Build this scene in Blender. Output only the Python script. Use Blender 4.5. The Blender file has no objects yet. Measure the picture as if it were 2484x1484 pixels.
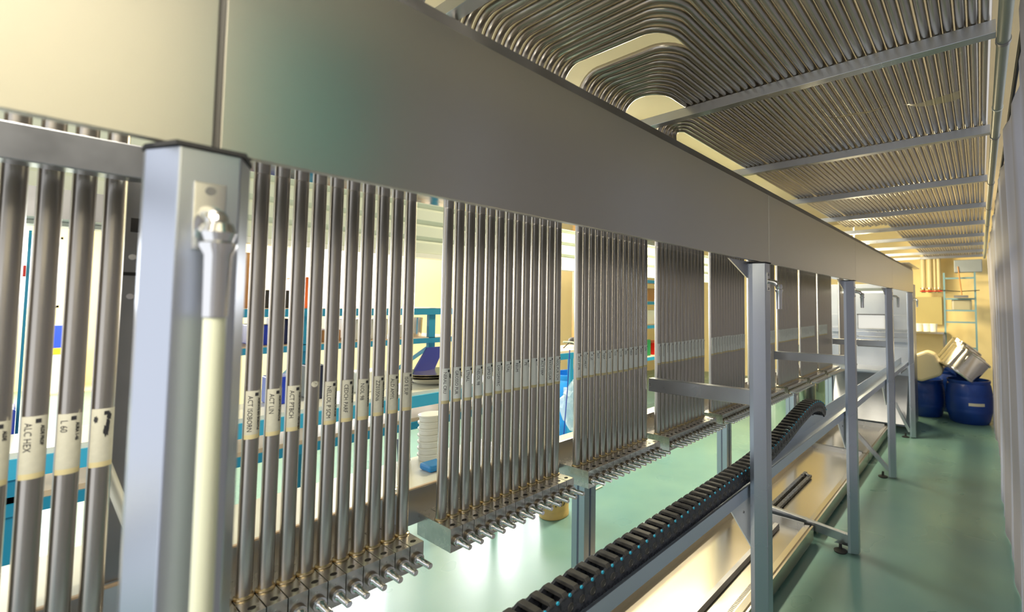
import bpy, bmesh, math, random
from mathutils import Vector, Matrix

# ------------------------------------------------------------------ camera
sc = bpy.context.scene
random.seed(7)
H_CAM = 1.45
yaw, pitch, roll = [math.radians(a) for a in (-36.68637706, -2.87633334, 0.27978648)]
B0 = Matrix(((1, 0, 0), (0, 0, -1), (0, 1, 0)))
RY = Matrix(((math.cos(yaw), -math.sin(yaw), 0), (math.sin(yaw), math.cos(yaw), 0), (0, 0, 1)))
RP = Matrix(((1, 0, 0), (0, math.cos(pitch), -math.sin(pitch)), (0, math.sin(pitch), math.cos(pitch))))
RR = Matrix(((math.cos(roll), -math.sin(roll), 0), (math.sin(roll), math.cos(roll), 0), (0, 0, 1)))
M = RR @ RP @ B0 @ RY
cam_data = bpy.data.cameras.new('camera')
cam = bpy.data.objects.new('camera', cam_data)
sc.collection.objects.link(cam)
rot = Matrix((M[0], -M[1], -M[2])).transposed()
cam.matrix_world = Matrix.Translation((0, 0, H_CAM)) @ rot.to_4x4()
cam_data.sensor_width = 36
cam_data.sensor_fit = 'HORIZONTAL'
cam_data.lens = 1132.104 / 2484 * 36
cam_data.shift_x = (1242 - 1533.55) / 2484
cam_data.shift_y = (681.66 - 742) / 2484
cam_data.clip_start = 0.02
cam_data.dof.use_dof = True
cam_data.dof.focus_distance = 1.55
cam_data.dof.aperture_fstop = 3.2
sc.camera = cam

# ------------------------------------------------------------------ world, lights, exposure
world = bpy.data.worlds.new('world')
sc.world = world
world.use_nodes = True
bg = world.node_tree.nodes['Background']
bg.inputs[0].default_value = (0.93, 0.95, 1.0, 1)
bg.inputs[1].default_value = 1.25
sc.view_settings.view_transform = 'Standard'
sc.view_settings.look = 'None'
sc.view_settings.gamma = 1
sc.view_settings.exposure = 0.0
sc.view_settings.use_curve_mapping = False
try:
    sc.cycles.use_denoising = True
    sc.cycles.max_bounces = 8
    sc.cycles.diffuse_bounces = 4
    sc.cycles.glossy_bounces = 5
    sc.cycles.transparent_max_bounces = 8
    sc.cycles.sample_clamp_indirect = 6
    sc.cycles.blur_glossy = 0.5
except Exception:
    pass


def area(name, loc, rot, sx, sy, power, color):
    l = bpy.data.lights.new(name, 'AREA')
    l.shape = 'RECTANGLE'
    l.size = sx
    l.size_y = sy
    l.energy = power
    l.color = color
    o = bpy.data.objects.new(name, l)
    o.location = loc
    o.rotation_euler = rot
    sc.collection.objects.link(o)
    return o


# daylight through the windows of the left wall
area('daylight_near', (-5.82, 2.4, 1.95), (0, -math.pi / 2, 0), 1.2, 1.1, 130, (0.92, 0.96, 1.0))
area('daylight_mid', (-5.82, 4.6, 1.95), (0, -math.pi / 2, 0), 1.2, 1.3, 130, (0.95, 0.97, 1.0))
area('daylight_far', (-12.3, -0.6, 1.95), (0, -math.pi / 2, 0), 1.2, 2.4, 260, (0.92, 0.96, 1.0))
# fluorescent battens under the hall ceiling
area('hall_light_a', (-4.3, 1.2, 2.88), (0, 0.45, 0), 0.25, 2.4, 150, (1.0, 0.94, 0.80))
area('hall_light_b', (-2.3, 4.2, 2.88), (0, 0, 0), 0.25, 2.4, 190, (1.0, 0.88, 0.64))
area('hall_light_c', (-9.5, 0.0, 2.88), (0, 0.3, 0), 0.25, 2.4, 260, (1.0, 0.95, 0.84))
# warm lamps at the far end of the aisle
area('aisle_end_light', (-1.42, 7.6, 2.05), (math.radians(75), 0, math.radians(-95)), 0.9, 0.14, 72, (1.0, 0.82, 0.48))
area('loop_light', (-1.45, 5.7, 2.62), (0, 0, 0), 0.2, 1.2, 25, (1.0, 0.84, 0.5))

area('aisle_near_light', (-0.30, -0.45, 2.46), (0, 0.50, 0), 0.2, 1.0, 42, (1.0, 0.92, 0.78))

# ------------------------------------------------------------------ materials


def srgb(r, g, b):
    f = lambda c: (c / 255 / 12.92) if c / 255 <= 0.04045 else ((c / 255 + 0.055) / 1.055) ** 2.4
    return (f(r), f(g), f(b), 1)


def mat(name, col, rough=0.5, metal=0.0, noise=0.0, scale=(10, 10, 10), rvar=0.0, bump=0.0,
        trans=0.0, alpha=1.0, detail=4.0, emis=None, coat=0.0):
    m = bpy.data.materials.new(name)
    m.use_nodes = True
    nt = m.node_tree
    p = nt.nodes['Principled BSDF']
    p.inputs['Base Color'].default_value = col
    p.inputs['Roughness'].default_value = rough
    p.inputs['Metallic'].default_value = metal
    if coat:
        p.inputs['Coat Weight'].default_value = coat
        p.inputs['Coat Roughness'].default_value = 0.12
    if trans:
        p.inputs['Transmission Weight'].default_value = trans
    if alpha < 1:
        p.inputs['Alpha'].default_value = alpha
    if emis:
        p.inputs['Emission Color'].default_value = emis[0]
        p.inputs['Emission Strength'].default_value = emis[1]
    if noise or rvar or bump:
        tc = nt.nodes.new('ShaderNodeTexCoord')
        mp = nt.nodes.new('ShaderNodeMapping')
        mp.inputs['Scale'].default_value = scale
        nz = nt.nodes.new('ShaderNodeTexNoise')
        nz.inputs['Scale'].default_value = 1.0
        nz.inputs['Detail'].default_value = detail
        nt.links.new(tc.outputs['Object'], mp.inputs['Vector'])
        nt.links.new(mp.outputs['Vector'], nz.inputs['Vector'])
        if noise:
            r = nt.nodes.new('ShaderNodeMapRange')
            r.inputs['From Min'].default_value = 0.3
            r.inputs['From Max'].default_value = 0.7
            r.inputs['To Min'].default_value = 1 - noise
            r.inputs['To Max'].default_value = 1 + noise * 0.6
            mx = nt.nodes.new('ShaderNodeMix')
            mx.data_type = 'RGBA'
            mx.blend_type = 'MULTIPLY'
            mx.inputs['Factor'].default_value = 1
            mx.inputs['A'].default_value = col
            nt.links.new(nz.outputs['Fac'], r.inputs['Value'])
            nt.links.new(r.outputs['Result'], mx.inputs['B'])
            nt.links.new(mx.outputs['Result'], p.inputs['Base Color'])
        if rvar:
            r2 = nt.nodes.new('ShaderNodeMapRange')
            r2.inputs['From Min'].default_value = 0.3
            r2.inputs['From Max'].default_value = 0.7
            r2.inputs['To Min'].default_value = max(0.02, rough - rvar)
            r2.inputs['To Max'].default_value = rough + rvar
            nt.links.new(nz.outputs['Fac'], r2.inputs['Value'])
            nt.links.new(r2.outputs['Result'], p.inputs['Roughness'])
        if bump:
            b = nt.nodes.new('ShaderNodeBump')
            b.inputs['Strength'].default_value = bump
            b.inputs['Distance'].default_value = 0.002
            nt.links.new(nz.outputs['Fac'], b.inputs['Height'])
            nt.links.new(b.outputs['Normal'], p.inputs['Normal'])
    return m


STEEL = (0.56, 0.56, 0.55, 1)
m_fascia = mat('brushed_steel_fascia', (0.60, 0.585, 0.54, 1), 0.29, 1, 0.02, (1.2, 1.2, 1.2), 0.02, detail=1.0)
m_post = mat('brushed_steel_post', (0.52, 0.56, 0.64, 1), 0.28, 1, 0.0, (3, 3, 2), 0.015)
m_rail = mat('brushed_steel_rail', (0.52, 0.54, 0.58, 1), 0.30, 1, 0.04, (12, 12, 12), 0.03)
m_pipe = mat('drawn_steel_pipe', (0.52, 0.485, 0.435, 1), 0.28, 1, 0.07, (2.5, 2.5, 2.5), 0.0, detail=1.0)
m_pipe_old = mat('stained_steel_pipe', (0.47, 0.44, 0.38, 1), 0.30, 1, 0.30, (14, 14, 14), 0.10, 0.05)
m_block = mat('machined_steel_block', (0.60, 0.58, 0.54, 1), 0.24, 1, 0.10, (40, 40, 40), 0.08, 0.04)
m_pin = mat('polished_pin_steel', (0.80, 0.80, 0.80, 1), 0.14, 1)
m_ring = mat('bronze_ring', (0.34, 0.29, 0.23, 1), 0.38, 1)
m_weld = mat('heat_tinted_weld', (0.62, 0.50, 0.30, 1), 0.3, 1)
m_hole = mat('dark_bore', (0.012, 0.011, 0.010, 1), 0.6)
m_mirror = mat('polished_underplate', (0.66, 0.66, 0.66, 1), 0.10, 1, 0.05, (40, 40, 40), 0.03)
m_tray = mat('tray_steel', (0.66, 0.60, 0.50, 1), 0.24, 1, 0.04, (2, 2, 2), 0.03)
m_bright = mat('painted_reflection_steel', (0.84, 0.88, 0.93, 1), 0.5, 0.0)  # window reflection on the steel corner plates put into the pale colour
m_trough = mat('bluish_trough_steel', (0.64, 0.72, 0.84, 1), 0.34, 1)
m_tan_pipe = mat('tan_grey_pipe_lagging', srgb(196, 182, 140), 0.5)
m_label_lifted = mat('brightened_paper_label', srgb(244, 246, 240), 0.5)  # sticker paper lifted in colour to offset dimmer light on farther bundles
m_inner = mat('dull_grey_lining', srgb(92, 90, 86), 0.6)
m_dark_steel = mat('dull_steel', (0.30, 0.30, 0.31, 1), 0.42, 1, 0.15, (8, 8, 8), 0.08)
m_black = mat('black_nylon', (0.036, 0.040, 0.052, 1), 0.30, 0, 0.4, (70, 70, 70), 0.1, 0.15)
m_blacktop = mat('worn_black_nylon', (0.055, 0.054, 0.050, 1), 0.40, 0, 0.3, (50, 50, 50), 0.1)
m_cyan = mat('cyan_plastic', srgb(40, 165, 200), 0.35)
m_rubber = mat('black_rubber', (0.015, 0.015, 0.016, 1), 0.6)
m_white_pl = mat('white_plastic', srgb(236, 238, 228), 0.35)
m_hose = mat('translucent_hose', srgb(226, 230, 205), 0.30)
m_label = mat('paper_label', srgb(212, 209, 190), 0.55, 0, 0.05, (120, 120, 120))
m_label_old = mat('yellowed_tape', srgb(222, 208, 158), 0.45)
m_ink = mat('label_ink', (0.03, 0.03, 0.035, 1), 0.6)
m_cream = mat('cream_wall_paint', srgb(238, 222, 176), 0.75, 0, 0.04, (2, 2, 2))
m_yellow_wall = mat('yellow_wall_paint', srgb(234, 212, 150), 0.7, 0, 0.08, (2, 2, 2))
m_ceiling = mat('cream_ceiling_plaster', srgb(212, 194, 160), 0.85, 0, 0.05, (3, 3, 3), 0, 0.1)
m_blue_rack = mat('blue_rack_paint', srgb(28, 138, 178), 0.45)
m_blue_drum = mat('blue_drum_plastic', srgb(22, 62, 150), 0.33, 0, 0.12, (9, 9, 9))
m_light_blue = mat('light_blue_plastic', srgb(30, 140, 220), 0.35)
m_royal = mat('royal_blue_plastic', srgb(25, 60, 190), 0.35)
m_teal = mat('teal_reflector', srgb(90, 160, 160), 0.5)
m_wood = mat('amber_wood', srgb(190, 135, 60), 0.4, 0, 0.2, (3, 20, 3))
m_shutter = mat('shutter_paint', srgb(214, 222, 206), 0.45)
m_board = mat('shelf_board', srgb(214, 190, 160), 0.6, 0, 0.08, (6, 6, 6))
m_card = mat('cardboard', srgb(190, 140, 90), 0.8, 0, 0.1, (10, 10, 10))
m_red = mat('red_plastic', srgb(205, 40, 30), 0.4)
m_orange = mat('orange_plastic', srgb(230, 110, 50), 0.4)
m_yellow = mat('yellow_plastic', srgb(235, 190, 30), 0.4)
m_green = mat('green_plastic', srgb(30, 120, 70), 0.4)
m_pot = mat('polished_pot_steel', (0.75, 0.72, 0.66, 1), 0.16, 1, 0.05, (3, 3, 3), 0.04)
m_jug = mat('cream_jug_plastic', srgb(240, 228, 190), 0.35)
m_film = mat('clear_tape_film', srgb(225, 205, 150), 0.15, 0, trans=0.0, alpha=0.55)
m_bag = mat('clear_bag', srgb(225, 240, 250), 0.12, 0, alpha=0.4)
m_grey_box = mat('grey_enamel', srgb(140, 150, 160), 0.5)
m_lamp = mat('lamp_tube', (1, 1, 1, 1), 0.5, emis=((1.0, 0.93, 0.78, 1), 1.5))
m_pole = mat('grey_pole_paint', srgb(150, 156, 145), 0.4)
m_glass = mat('window_glass', srgb(235, 242, 255), 0.05, 0, alpha=0.25)
m_tan_pail = mat('tan_pail_paint', srgb(190, 160, 95), 0.4, 0, 0.1, (8, 8, 30))


def curtain_mat():
    m = mat('grey_plastic_curtain', srgb(196, 190, 182), 0.5, 0, 0.05, (1.5, 1.5, 0.5))
    p = m.node_tree.nodes['Principled BSDF']
    nt = m.node_tree
    tc = nt.nodes.new('ShaderNodeTexCoord')
    mp = nt.nodes.new('ShaderNodeMapping')
    mp.inputs['Scale'].default_value = (0.01, 3.2, 0.15)
    nz = nt.nodes.new('ShaderNodeTexNoise')
    nz.inputs['Scale'].default_value = 1.0
    nz.inputs['Detail'].default_value = 1.0
    cr = nt.nodes.new('ShaderNodeValToRGB')
    cr.color_ramp.elements[0].position = 0.50
    cr.color_ramp.elements[0].color = srgb(168, 160, 150)
    cr.color_ramp.elements[1].position = 0.62
    cr.color_ramp.elements[1].color = srgb(204, 206, 218)
    nt.links.new(tc.outputs['Object'], mp.inputs['Vector'])
    nt.links.new(mp.outputs['Vector'], nz.inputs['Vector'])
    nt.links.new(nz.outputs['Fac'], cr.inputs['Fac'])
    nt.links.new(cr.outputs['Color'], p.inputs['Base Color'])
    tr = nt.nodes.new('ShaderNodeBsdfTranslucent')
    tr.inputs['Color'].default_value = srgb(215, 213, 220)
    mx = nt.nodes.new('ShaderNodeMixShader')
    mx.inputs['Fac'].default_value = 0.3
    nt.links.new(p.outputs[0], mx.inputs[1])
    nt.links.new(tr.outputs[0], mx.inputs[2])
    nt.links.new(mx.outputs[0], nt.nodes['Material Output'].inputs['Surface'])
    return m


m_curtain = curtain_mat()


def floor_mat():
    m = bpy.data.materials.new('green_epoxy_floor')
    m.use_nodes = True
    nt = m.node_tree
    p = nt.nodes['Principled BSDF']
    tc = nt.nodes.new('ShaderNodeTexCoord')

    def nz(scale, detail, mscale=(1, 1, 1)):
        mp = nt.nodes.new('ShaderNodeMapping')
        mp.inputs['Scale'].default_value = mscale
        n = nt.nodes.new('ShaderNodeTexNoise')
        n.inputs['Scale'].default_value = scale
        n.inputs['Detail'].default_value = detail
        nt.links.new(tc.outputs['Object'], mp.inputs['Vector'])
        nt.links.new(mp.outputs['Vector'], n.inputs['Vector'])
        return n
    big = nz(1.2, 3)
    ramp = nt.nodes.new('ShaderNodeValToRGB')
    ramp.color_ramp.elements[0].position = 0.30
    ramp.color_ramp.elements[0].color = srgb(90, 126, 124)
    ramp.color_ramp.elements[1].position = 0.68
    ramp.color_ramp.elements[1].color = srgb(112, 146, 134)
    nt.links.new(big.outputs['Fac'], ramp.inputs['Fac'])
    spots = nz(7, 3, (1, 0.6, 1))
    r2 = nt.nodes.new('ShaderNodeValToRGB')
    r2.color_ramp.elements[0].position = 0.66
    r2.color_ramp.elements[0].color = (0, 0, 0, 1)
    r2.color_ramp.elements[1].position = 0.80
    r2.color_ramp.elements[1].color = (0.10, 0.10, 0.10, 1)
    nt.links.new(spots.outputs['Fac'], r2.inputs['Fac'])
    mx = nt.nodes.new('ShaderNodeMix')
    mx.data_type = 'RGBA'
    mx.inputs['B'].default_value = srgb(70, 88, 70)
    nt.links.new(r2.outputs['Color'], mx.inputs['Factor'])
    nt.links.new(ramp.outputs['Color'], mx.inputs['A'])
    nt.links.new(mx.outputs['Result'], p.inputs['Base Color'])
    p.inputs['Roughness'].default_value = 0.28
    rn = nz(2.2, 2)
    rr = nt.nodes.new('ShaderNodeMapRange')
    rr.inputs['To Min'].default_value = 0.22
    rr.inputs['To Max'].default_value = 0.36
    nt.links.new(rn.outputs['Fac'], rr.inputs['Value'])
    nt.links.new(rr.outputs['Result'], p.inputs['Roughness'])
    b = nt.nodes.new('ShaderNodeBump')
    b.inputs['Strength'].default_value = 0.03
    b.inputs['Distance'].default_value = 0.004
    fine = nz(40, 3)
    nt.links.new(fine.outputs['Fac'], b.inputs['Height'])
    nt.links.new(b.outputs['Normal'], p.inputs['Normal'])
    return m


m_floor = floor_mat()

# ------------------------------------------------------------------ helpers
COL = sc.collection


def V(*a):
    return Vector(a)


def new():
    return bmesh.new()


def add_box(bm, x0, x1, y0, y1, z0, z1, mi=0):
    xs = sorted((x0, x1)); ys = sorted((y0, y1)); zs = sorted((z0, z1))
    v = [bm.verts.new((x, y, z)) for x in xs for y in ys for z in zs]
    for f in ((0, 1, 3, 2), (4, 6, 7, 5), (0, 4, 5, 1), (2, 3, 7, 6), (0, 2, 6, 4), (1, 5, 7, 3)):
        fc = bm.faces.new([v[i] for i in f])
        fc.material_index = mi
    return bm


def box(x0, x1, y0, y1, z0, z1):
    return add_box(new(), x0, x1, y0, y1, z0, z1)


def add_prism(bm, pts, axis, a0, a1, mi=0):
    """extrude a closed 2D outline along an axis; pts are the two other coordinates in x,y,z order"""
    def mk(p, a):
        if axis == 'x': return (a, p[0], p[1])
        if axis == 'y': return (p[0], a, p[1])
        return (p[0], p[1], a)
    lo = [bm.verts.new(mk(p, a0)) for p in pts]
    hi = [bm.verts.new(mk(p, a1)) for p in pts]
    n = len(pts)
    fs = [bm.faces.new(lo[::-1]), bm.faces.new(hi)]
    for i in range(n):
        fs.append(bm.faces.new((lo[i], lo[(i + 1) % n], hi[(i + 1) % n], hi[i])))
    for f in fs:
        f.material_index = mi
    return bm


def frame_of(d):
    d = d.normalized()
    up = Vector((0, 0, 1)) if abs(d.z) < 0.95 else Vector((1, 0, 0))
    a = d.cross(up).normalized()
    return a, a.cross(d).normalized()


def add_sweep(bm, pts, r, seg=12, cap=True, mi=0):
    pts = [Vector(p) for p in pts]
    n = len(pts)
    tang = []
    for i in range(n):
        if i == 0: t = pts[1] - pts[0]
        elif i == n - 1: t = pts[-1] - pts[-2]
        else: t = (pts[i] - pts[i - 1]).normalized() + (pts[i + 1] - pts[i]).normalized()
        tang.append(t.normalized())
    a, b = frame_of(tang[0])
    rings = []
    for i in range(n):
        if i:
            q = tang[i - 1].rotation_difference(tang[i])
            a = q @ a
            b = q @ b
        rr = r[i] if isinstance(r, (list, tuple)) else r
        rings.append([bm.verts.new(pts[i] + rr * (math.cos(2 * math.pi * k / seg) * a + math.sin(2 * math.pi * k / seg) * b)) for k in range(seg)])
    for i in range(n - 1):
        for k in range(seg):
            f = bm.faces.new((rings[i][k], rings[i][(k + 1) % seg], rings[i + 1][(k + 1) % seg], rings[i + 1][k]))
            f.smooth = True
            f.material_index = mi
    if cap:
        for rg in (rings[0][::-1], rings[-1]):
            f = bm.faces.new(rg)
            f.material_index = mi
            for e in f.edges:
                e.smooth = False
    return bm


def add_cyl(bm, p0, p1, r0, r1=None, seg=20, mi=0):
    return add_sweep(bm, [p0, p1], [r0, r0 if r1 is None else r1], seg, True, mi)


def add_lathe(bm, prof, loc=(0, 0, 0), mtx=None, seg=28, mi=0, closed=False):
    loc = Vector(loc)
    rings = []
    for r, z in prof:
        ring = []
        for k in range(seg):
            p = Vector((r * math.cos(2 * math.pi * k / seg), r * math.sin(2 * math.pi * k / seg), z))
            if mtx is not None:
                p = mtx @ p
            ring.append(bm.verts.new(p + loc))
        rings.append(ring)
    for i in range(len(rings) - 1):
        for k in range(seg):
            f = bm.faces.new((rings[i][k], rings[i][(k + 1) % seg], rings[i + 1][(k + 1) % seg], rings[i + 1][k]))
            f.smooth = True
            f.material_index = mi
    for rg in (rings[0][::-1], rings[-1]):
        f = bm.faces.new(rg)
        f.material_index = mi
    # keep creases crisp where the profile turns sharply
    for i in range(len(rings)):
        a = None if i == 0 else Vector((prof[i][0] - prof[i - 1][0], prof[i][1] - prof[i - 1][1]))
        b = None if i == len(rings) - 1 else Vector((prof[i + 1][0] - prof[i][0], prof[i + 1][1] - prof[i][1]))
        if a is None or b is None or (a.length > 0 and b.length > 0 and a.angle(b) > 0.6):
            for k in range(seg):
                e = bm.edges.get((rings[i][k], rings[i][(k + 1) % seg]))
                if e:
                    e.smooth = False
    return bm


def fillet(pts, rad, n=6):
    pts = [Vector(p) for p in pts]
    out = [pts[0]]
    for i in range(1, len(pts) - 1):
        a, b, c = pts[i - 1], pts[i], pts[i + 1]
        u = (a - b); v = (c - b)
        ang = u.angle(v)
        if abs(ang - math.pi) < 0.02:
            out.append(b)
            continue
        lim = min(u.length * (0.5 if i > 1 else 0.98), v.length * (0.5 if i < len(pts) - 2 else 0.98))
        t = min(rad / math.tan(ang / 2), lim)
        r = t * math.tan(ang / 2)
        u.normalize(); v.normalize()
        ctr = b + (u + v).normalized() * (r / math.sin(ang / 2))
        s = b + u * t - ctr
        e = b + v * t - ctr
        tot = s.angle(e)
        ax = s.cross(e).normalized()
        for k in range(n + 1):
            out.append(ctr + Matrix.Rotation(tot * k / n, 3, ax) @ s)
    out.append(pts[-1])
    return out


def wpos(parent):
    p = Vector((0, 0, 0))
    while parent is not None:
        p += parent.location
        parent = parent.parent
    return p


def obj(name, bm, mats, parent=None, origin=None, bevel=0.0):
    """link a bmesh built in world coordinates as one object"""
    bmesh.ops.recalc_face_normals(bm, faces=bm.faces)
    me = bpy.data.meshes.new(name)
    base = wpos(parent)
    o_loc = Vector(origin) if origin is not None else (base if parent is not None else Vector((0, 0, 0)))
    bmesh.ops.translate(bm, verts=bm.verts, vec=-o_loc)
    bm.to_mesh(me)
    bm.free()
    for m in (mats if isinstance(mats, (list, tuple)) else [mats]):
        me.materials.append(m)
    o = bpy.data.objects.new(name, me)
    COL.objects.link(o)
    o.location = o_loc - base
    if parent is not None:
        o.parent = parent
    if bevel:
        b = o.modifiers.new('bevel', 'BEVEL')
        b.width = bevel
        b.segments = 2
        b.limit_method = 'ANGLE'
    return o


def tag(o, label, cat, group=None, kind=None):
    o['label'] = label
    o['category'] = cat
    if group:
        o['group'] = group
    if kind:
        o['kind'] = kind
    return o


def thing(name, label, cat, loc, group=None):
    o = bpy.data.objects.new(name, None)
    o.empty_display_size = 0.05
    COL.objects.link(o)
    o.location = loc
    return tag(o, label, cat, group)


def struct(name, bm, m, label=None):
    o = obj(name, bm, m)
    o['kind'] = 'structure'
    if label:
        o['label'] = label
    return o


def copy_to(src, loc):
    c = src.copy()
    COL.objects.link(c)
    c.location = loc
    for ch in src.children:
        d = ch.copy()
        COL.objects.link(d)
        d.parent = c
        for g in ch.children:
            e = g.copy()
            COL.objects.link(e)
            e.parent = d
    return c


ORD = ['first', 'second', 'third', 'fourth', 'fifth', 'sixth', 'seventh', 'eighth', 'ninth', 'tenth',
       'eleventh', 'twelfth', 'thirteenth']

_text_cache = {}


def text_geo(s, size, bold=0.0):
    key = (s, size, bold)
    if key in _text_cache:
        return _text_cache[key]
    cu = bpy.data.curves.new('t', 'FONT')
    cu.body = s
    cu.size = size
    cu.offset = bold
    cu.resolution_u = 2
    ob = bpy.data.objects.new('t', cu)
    COL.objects.link(ob)
    dg = bpy.context.evaluated_depsgraph_get()
    ev = ob.evaluated_get(dg)
    me = ev.to_mesh()
    res = ([tuple(v.co) for v in me.vertices], [tuple(p.vertices) for p in me.polygons])
    ev.to_mesh_clear()
    bpy.data.objects.remove(ob)
    bpy.data.curves.remove(cu)
    _text_cache[key] = res
    return res


def add_text(bm, s, size, fn, mi=0, bold=0.0):
    vs, fs = text_geo(s, size, bold)
    bv = [bm.verts.new(fn(v[0], v[1])) for v in vs]
    for f in fs:
        try:
            fc = bm.faces.new([bv[i] for i in f])
            fc.material_index = mi
        except ValueError:
            pass


# ------------------------------------------------------------------ room shell
X_F, X_L, X_R, Y0, Y1, Z_C = -12.5, -5.9, 1.9, -2.2, 9.2, 2.95
Y_P = 1.05
struct('floor', box(X_F - 0.2, X_R, Y0, Y1 + 0.2, -0.1, 0), m_floor)
struct('ceiling', box(X_F - 0.2, X_R, Y0, Y1 + 0.2, Z_C, Z_C + 0.1), m_ceiling)


def wall_with_windows(x, ya, yb, wins, z0w, z1w):
    bm = new()
    add_box(bm, x - 0.15, x, ya, yb, 0, z0w)
    add_box(bm, x - 0.15, x, ya, yb, z1w, Z_C)
    ys = [ya] + [v for p in wins for v in p] + [yb]
    for i in range(0, len(ys), 2):
        add_box(bm, x - 0.15, x, ys[i], ys[i + 1], z0w, z1w)
    return bm


W_L = [(1.85, 2.95), (3.95, 5.25)]
W_F = [(-1.8, 0.55)]
struct('wall_left', wall_with_windows(X_L, Y_P, Y1, W_L, 1.35, 2.55), m_cream)
struct('wall_far', wall_with_windows(X_F, Y0, Y_P, W_F, 1.35, 2.55), m_cream)
struct('wall_middle', box(X_F, X_L, Y_P, Y_P + 0.15, 0, Z_C), m_cream)
struct('wall_back', box(X_L, X_R, Y1, Y1 + 0.15, 0, Z_C), m_yellow_wall)
for i, (xw, a, b) in enumerate([(X_L,) + W_L[0], (X_L,) + W_L[1], (X_F,) + W_F[0]]):
    w = bpy.data.objects.new('window_%d' % (i + 1), None)
    COL.objects.link(w)
    w.location = (xw, (a + b) / 2, 1.35)
    w['kind'] = 'structure'
    bm = new()
    for yy in (a, (a + b) / 2 - 0.02, b - 0.04):
        add_box(bm, xw - 0.10, xw - 0.04, yy, yy + 0.04, 1.35, 2.55)
    for zz in (1.35, 2.51):
        add_box(bm, xw - 0.10, xw - 0.04, a, b, zz, zz + 0.04)
    obj('window_frame', bm, m_white_pl, w)
    obj('window_pane', box(xw - 0.075, xw - 0.07, a, b, 1.35, 2.55), m_glass, w)

# ------------------------------------------------------------------ fascia panels
FX = -0.625
Z_B, Z_T = 1.605, 1.862
seams = [-1.3, 0.123, 1.692, 3.205, 4.75, 6.38]
flabels = [
    'cream lit steel fascia panel left of the black seam above the near post',
    'brushed steel fascia panel between the near post seam and the bright hairline seam',
    'brushed steel fascia panel between the second and third posts, with faint drip marks',
    'brushed steel fascia panel between the third and fourth posts, tinted yellow',
    'farthest brushed steel fascia panel, ending before the yellow wall']
for i in range(5):
    gp = 0.003 if i < 2 else 0.0012
    a, b = seams[i] + (0.003 if i == 1 else 0.0012), seams[i + 1] - (0.003 if i == 0 else 0.0012)
    f = thing('fascia_panel', flabels[i], 'metal panel', (FX, a, Z_B), 'steel fascia panels over the posts')
    bm = new()
    pts = [(FX, Z_B), (FX, Z_T), (FX - 0.0025, Z_T), (FX - 0.0025, Z_B + 0.003), (FX - 0.012, Z_B + 0.003), (FX - 0.012, Z_B)]
    add_prism(bm, pts, 'y', a, b)
    obj('face_sheet', bm, m_fascia, f, bevel=0.0008)
    bm = new()
    pts = [(FX - 0.002, Z_T + 0.001), (FX - 0.010, Z_T + 0.024), (FX - 0.014, Z_T + 0.024), (FX - 0.006, Z_T + 0.001)]
    add_prism(bm, pts, 'y', a, b)
    obj('top_lip', bm, m_dark_steel, f)
    obj('backing_board', box(FX - 0.0075, FX - 0.0026, a - 0.0009, b + (0.0055 if i == 0 else 0.0009), Z_B + 0.004, Z_T - 0.002), m_inner, f)
# small lip plate sticking out at the far end of the fascia
bm = new()
add_box(bm, -0.70, -0.57, 5.5, 6.5, 1.888, 1.894)
tag(obj('ledge_plate', bm, m_fascia), 'thin steel ledge plate on top of the far end of the fascia', 'metal plate')

# polished soffit plate the pipes rise through
bm = box(-1.107, -0.67, 0.17, 4.95, 1.700, 1.703)
tag(obj('soffit_plate', bm, m_mirror), 'polished steel soffit plate above the pipe bundles, mirroring them under the fascia', 'metal plate')
# bracket beam before the leftmost pipes
bm = box(-1.09, -1.05, -0.9, 0.165, 1.643, 1.695)
tag(obj('header_beam', bm, m_rail, bevel=0.002), 'blue grey steel header beam crossing the leftmost pipes at the top', 'beam')

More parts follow.
